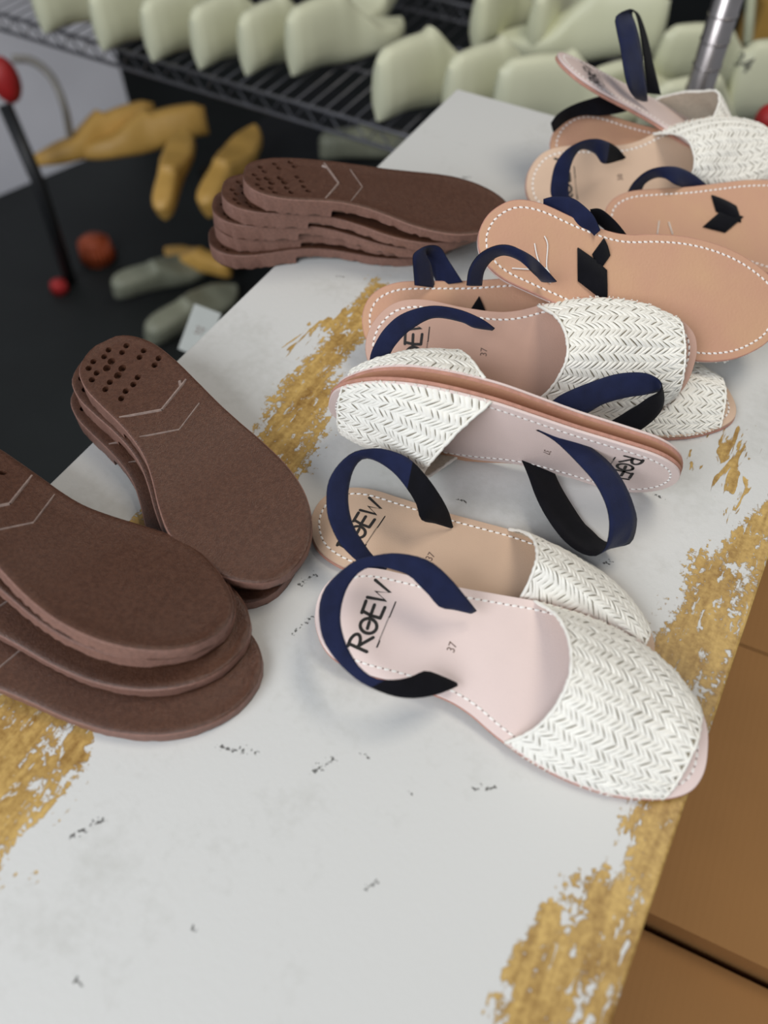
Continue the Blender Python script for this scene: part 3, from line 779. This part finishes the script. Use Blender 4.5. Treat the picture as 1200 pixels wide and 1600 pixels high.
row = [((75, 68), 'cream shoe last at the left end of the rack row, heel outward'), ((165, 95), 'second cream shoe last from the left end of the rack row'), ((242, 112), 'third cream shoe last from the left end of the rack row'),
       ((315, 124), 'fourth cream shoe last from the left in the rack row'), ((387, 134), 'fifth cream shoe last from the left in the rack row')]
YAW = TROT
for (px, py), lb in row: put_last(LM, at(px, py, SZ), YAW + R(-4), lb, g)
put_last(LM, at(458, 136, SZ), YAW + R(-12), 'cream shoe last at the right end of the left row, toe turned right', g, scale=1.08)
put_last(LM, at(590, 208, SZ), YAW + R(-14), 'cream shoe last standing beside the far table corner', g, 0, 0, 1.12)
put_last(LM, at(695, 208, SZ), YAW + R(-20), 'cream shoe last just behind the far end of the table', g, 0, 0, 1.05)
put_last(LM, at(768, 218, SZ), YAW + R(-42), 'cream shoe last behind the table end, nearest the raised sandal heel', g, 0, 0, 1.1)
put_last(LM, at(740, 95, SZ), YAW + R(0), 'cream shoe last standing heel outward, left of two narrow ones at the back', g)
put_last(LM, at(828, 100, SZ), YAW + R(4), 'cream shoe last standing heel outward, right of two narrow ones at the back', g)
put_last(LM, at(640, -20, SZ), YAW + R(182), 'cream shoe last in the back row with toe towards the table', g)
put_last(LM, at(1020, 105, SZ), R(78), 'large cream shoe last seen side-on behind the tall strap loop', g, 0, 0, 1.1)
put_last(LM, at(880, 178, SZ), R(-60), 'cream shoe last under the raised sandal', g, 0, R(30), .9)
put_last(LM, at(985, 215, SZ), R(-70), 'cream shoe last low between the raised sandal and the post', g, 0, R(20), .95)
put_last(LM, at(1010, 135, SZ), R(-80), 'cream shoe last directly left of the chrome post', g, 0, R(10), .95)
ln = put_last(LM, at(1122, 205, SZ), R(-82), 'cream shoe last right of the chrome post with black numerals', g, 0, R(-6), 1.2)
# yellow lasts and greyish lasts lower down
g2 = 'ochre shoe lasts below the rack'
Z2 = .255
def on(px, py, zabs): return at(px, py, zabs-TZ)
put_last(LO, on(255, 215, Z2), R(118), 'ochre shoe last at the far left of its pile, toe pointing left', g2, 0, R(20), 1.15)
put_last(LO, on(330, 225, Z2), R(105), 'ochre shoe last in the middle of its pile, heel at the right', g2, 0, R(20), 1.2)
put_last(LO, on(262, 350, Z2-.02), R(-8), 'narrow ochre shoe last standing upright under the pile', g2, R(25), 0, .85)
put_last(LO, on(330, 348, Z2-.02), R(-22), 'broad ochre shoe last leaning right beside the narrow upright one', g2, R(20), 0, .95)
put_last(LO, on(362, 440, .02), R(60), 'ochre shoe last low down behind the far sole stack', g2, 0, 0, .8)
g3 = 'grey lasts near the floor'
put_last(LG, on(180, 470, .01), R(-55), 'blurred grey-green shoe last on the dark floor, upper of two', g3, 0, R(20), 1.0)
put_last(LG, on(230, 545, .01), R(-40), 'blurred grey-green shoe last on the dark floor, closer to the table edge', g3, 0, R(20), 1.05)
put_last(LG, on(500, 255, Z2), R(-70), 'grey-green shoe last between the far sole stack and the rack', g3, 0, R(10), .9)

bench = empty('low_bench', Matrix.Translation(ab(-.92, 1.42)) @ Matrix.Rotation(TROT, 4, 'Z'), 'dark low bench under the rack carrying the ochre lasts', 'bench')
bm = bmesh.new(); box(bm, -.22, .62, -.22, .22, .22, .25); obj('bench_top', bm, M['pole'], bench, smooth=False)
for x in (-.19, .59):
    for y in (-.19, .19):
        bm = bmesh.new(); box(bm, x-.02, x+.02, y-.02, y+.02, 0, .22); obj('leg', bm, M['pole'], bench, smooth=False)

# ------------------------------------------------------------ clutter at the left
bm = bmesh.new(); p = [on(-60, 330, .0), on(215, 215, .0)]
d_ = (p[1]-p[0]).normalized(); n_ = Vector((d_.y, -d_.x, 0))
Mx = Matrix(((d_.x, -n_.x, 0, p[0].x), (d_.y, -n_.y, 0, p[0].y), (0, 0, 1, 0), (0, 0, 0, 1)))
box(bm, -.3, (p[1]-p[0]).length, 0, .03, 0, .5, M=Mx)
tag(obj('white_board', bm, M['white_panel'], smooth=False), 'pale grey-white board standing under the rack at the left', 'board')
t = empty('tool_stand', Matrix.Translation(at_depth(20, 140, 1.55)), 'dark metal stand with a red knob at the left edge', 'stand')
iv = t.matrix_world.inverted()
bm = bmesh.new(); tube(bm, [iv @ at_depth(8, 165, 1.55), iv @ at_depth(60, 285, 1.60), iv @ on(110, 440, 0)], .014, 10); obj('pole', bm, M['pole'], t)
bm = bmesh.new(); bmesh.ops.create_uvsphere(bm, u_segments=20, v_segments=14, radius=.035, matrix=Matrix.Translation(iv @ at_depth(8, 125, 1.55)) @ Matrix.Diagonal((.8, .8, 1.25, 1))); obj('knob', bm, M['red'], t)
bm = bmesh.new(); tube(bm, catmull([at_depth(*q) for q in ((20, 92, 1.6), (50, 95, 1.6), (80, 120, 1.6), (100, 165, 1.62), (110, 215, 1.7))], 8), .008, 10)
tag(obj('hose', bm, M['hose']), 'grey hose curving down beside the red knob', 'hose')
def blob(name, pos, rad, mat, label, cat, sc3=(1, 1, .7)):
    bm = bmesh.new(); bmesh.ops.create_cone(bm, cap_ends=True, segments=24, radius1=rad, radius2=rad*.8, depth=rad*1.3)
    bmesh.ops.bevel(bm, geom=list(bm.edges), offset=rad*.2, segments=3, affect='EDGES')
    o = obj(name, bm, mat); o.location = pos + Vector((0, 0, rad*.65)); return tag(o, label, cat)
blob('plastic_cap', on(155, 405, 0), .045, M['orange'], 'orange-red round cap on the dark floor, the larger of two', 'cap')
blob('plastic_cap', on(95, 455, 0), .022, M['red'], 'small dull red cap on the dark floor further left', 'cap')
bm = bmesh.new(); c0 = at_depth(312, 518, 1.0)
box(bm, -.020, .020, -.03, .03, -.001, .001)
tg = obj('paper_tag', bm, M['label'], smooth=False); tg.matrix_world = Matrix.Translation(c0) @ Matrix.Rotation(R(-28), 4, 'Z') @ Matrix.Rotation(R(38), 4, 'X'); tag(tg, 'pale plastic last end stamped 37 poking up beside the table edge', 'tag')
me = text_mesh('37', .014); me.materials.clear(); me.materials.append(M['stamp'])
for v in me.vertices: v.co.z = .0013
obj('number_print', me, M['stamp'], tg, False)

# ------------------------------------------------------------ right: cardboard boxes and odds
def carton(M4, lx, ly, lz, label):
    t = empty('cardboard_box', M4, label, 'box', 'cardboard boxes under the right side of the table'); th = .004
    bm = bmesh.new()
    box(bm, 0, lx, 0, ly, 0, th); box(bm, 0, lx, 0, th, 0, lz); box(bm, 0, lx, ly-th, ly, 0, lz); box(bm, 0, th, 0, ly, 0, lz); box(bm, lx-th, lx, 0, ly, 0, lz)
    obj('body', bm, M['cardboard'], t, False)
    for y0, y1, dz in ((0, ly*.5-.001, 0), (ly*.5+.001, ly, 0)):
        bm = bmesh.new(); box(bm, 0, lx, y0, y1, lz, lz+th); obj('flap', bm, M['cardboard'], t, False)
    return t
ZB = .40
q0 = on(1000, 1425, ZB); q1 = on(1200, 1520, ZB); dx = (q1-q0).normalized(); ang = math.atan2(dx.y, dx.x)
Bm = Matrix.Translation((q0.x, q0.y, 0)) @ Matrix.Rotation(ang, 4, 'Z')
carton(Bm @ Matrix.Translation((-.04, .002, 0)), .54, .62, ZB, 'larger brown cardboard box right of the table, flaps closed')
carton(Bm @ Matrix.Translation((-.04, -.42, 0)), .54, .415, ZB-.035, 'lower brown cardboard box at the bottom right corner')
bm = bmesh.new(); tube(bm, [at_depth(1168, 70, 1.5), at_depth(1178, -60, 1.5)], .009, 10); tag(obj('pale_tube', bm, M['olive']), 'pale green upright tube at the top right', 'tube')
bm = bmesh.new(); box(bm, -.06, .06, -.05, .05, -.09, .04); o = obj('orange_carton', bm, M['ochre'], smooth=False); o.location = at_depth(1215, 20, 1.9); tag(o, 'orange-brown carton in the top right corner', 'carton')
bm = bmesh.new(); bmesh.ops.create_uvsphere(bm, u_segments=16, v_segments=12, radius=.018); o = obj('red_knob', bm, M['red']); o.location = at_depth(1203, 186, 1.0); tag(o, 'red round knob at the right edge beside the woven upper', 'knob')
# numerals on the last by the post
me = text_mesh('34', .024); me.materials.clear(); me.materials.append(M['ink'])
bpy.context.view_layer.update(); dg = bpy.context.evaluated_depsgraph_get(); dg.update()
li = ln.matrix_world.inverted(); o0 = cam.location.copy(); dr = (at_depth(1160, 98, 1) - o0).normalized()
hit, p, n, _ = ln.ray_cast(li @ o0, (li.to_3x3() @ dr).normalized())
if hit:
    n = n.normalized(); upv = li.to_3x3() @ Vector((.25, 0, 1)); y = (upv - n*upv.dot(n)).normalized(); x = y.cross(n)
    for v in me.vertices:
        q = p + x*v.co.x + y*v.co.y
        h2, p2, n2, _ = ln.ray_cast(q + n*.02, -n)
        v.co = (p2 if h2 else q) + n*.0008
    obj('number_print', me, M['ink'], ln, False)
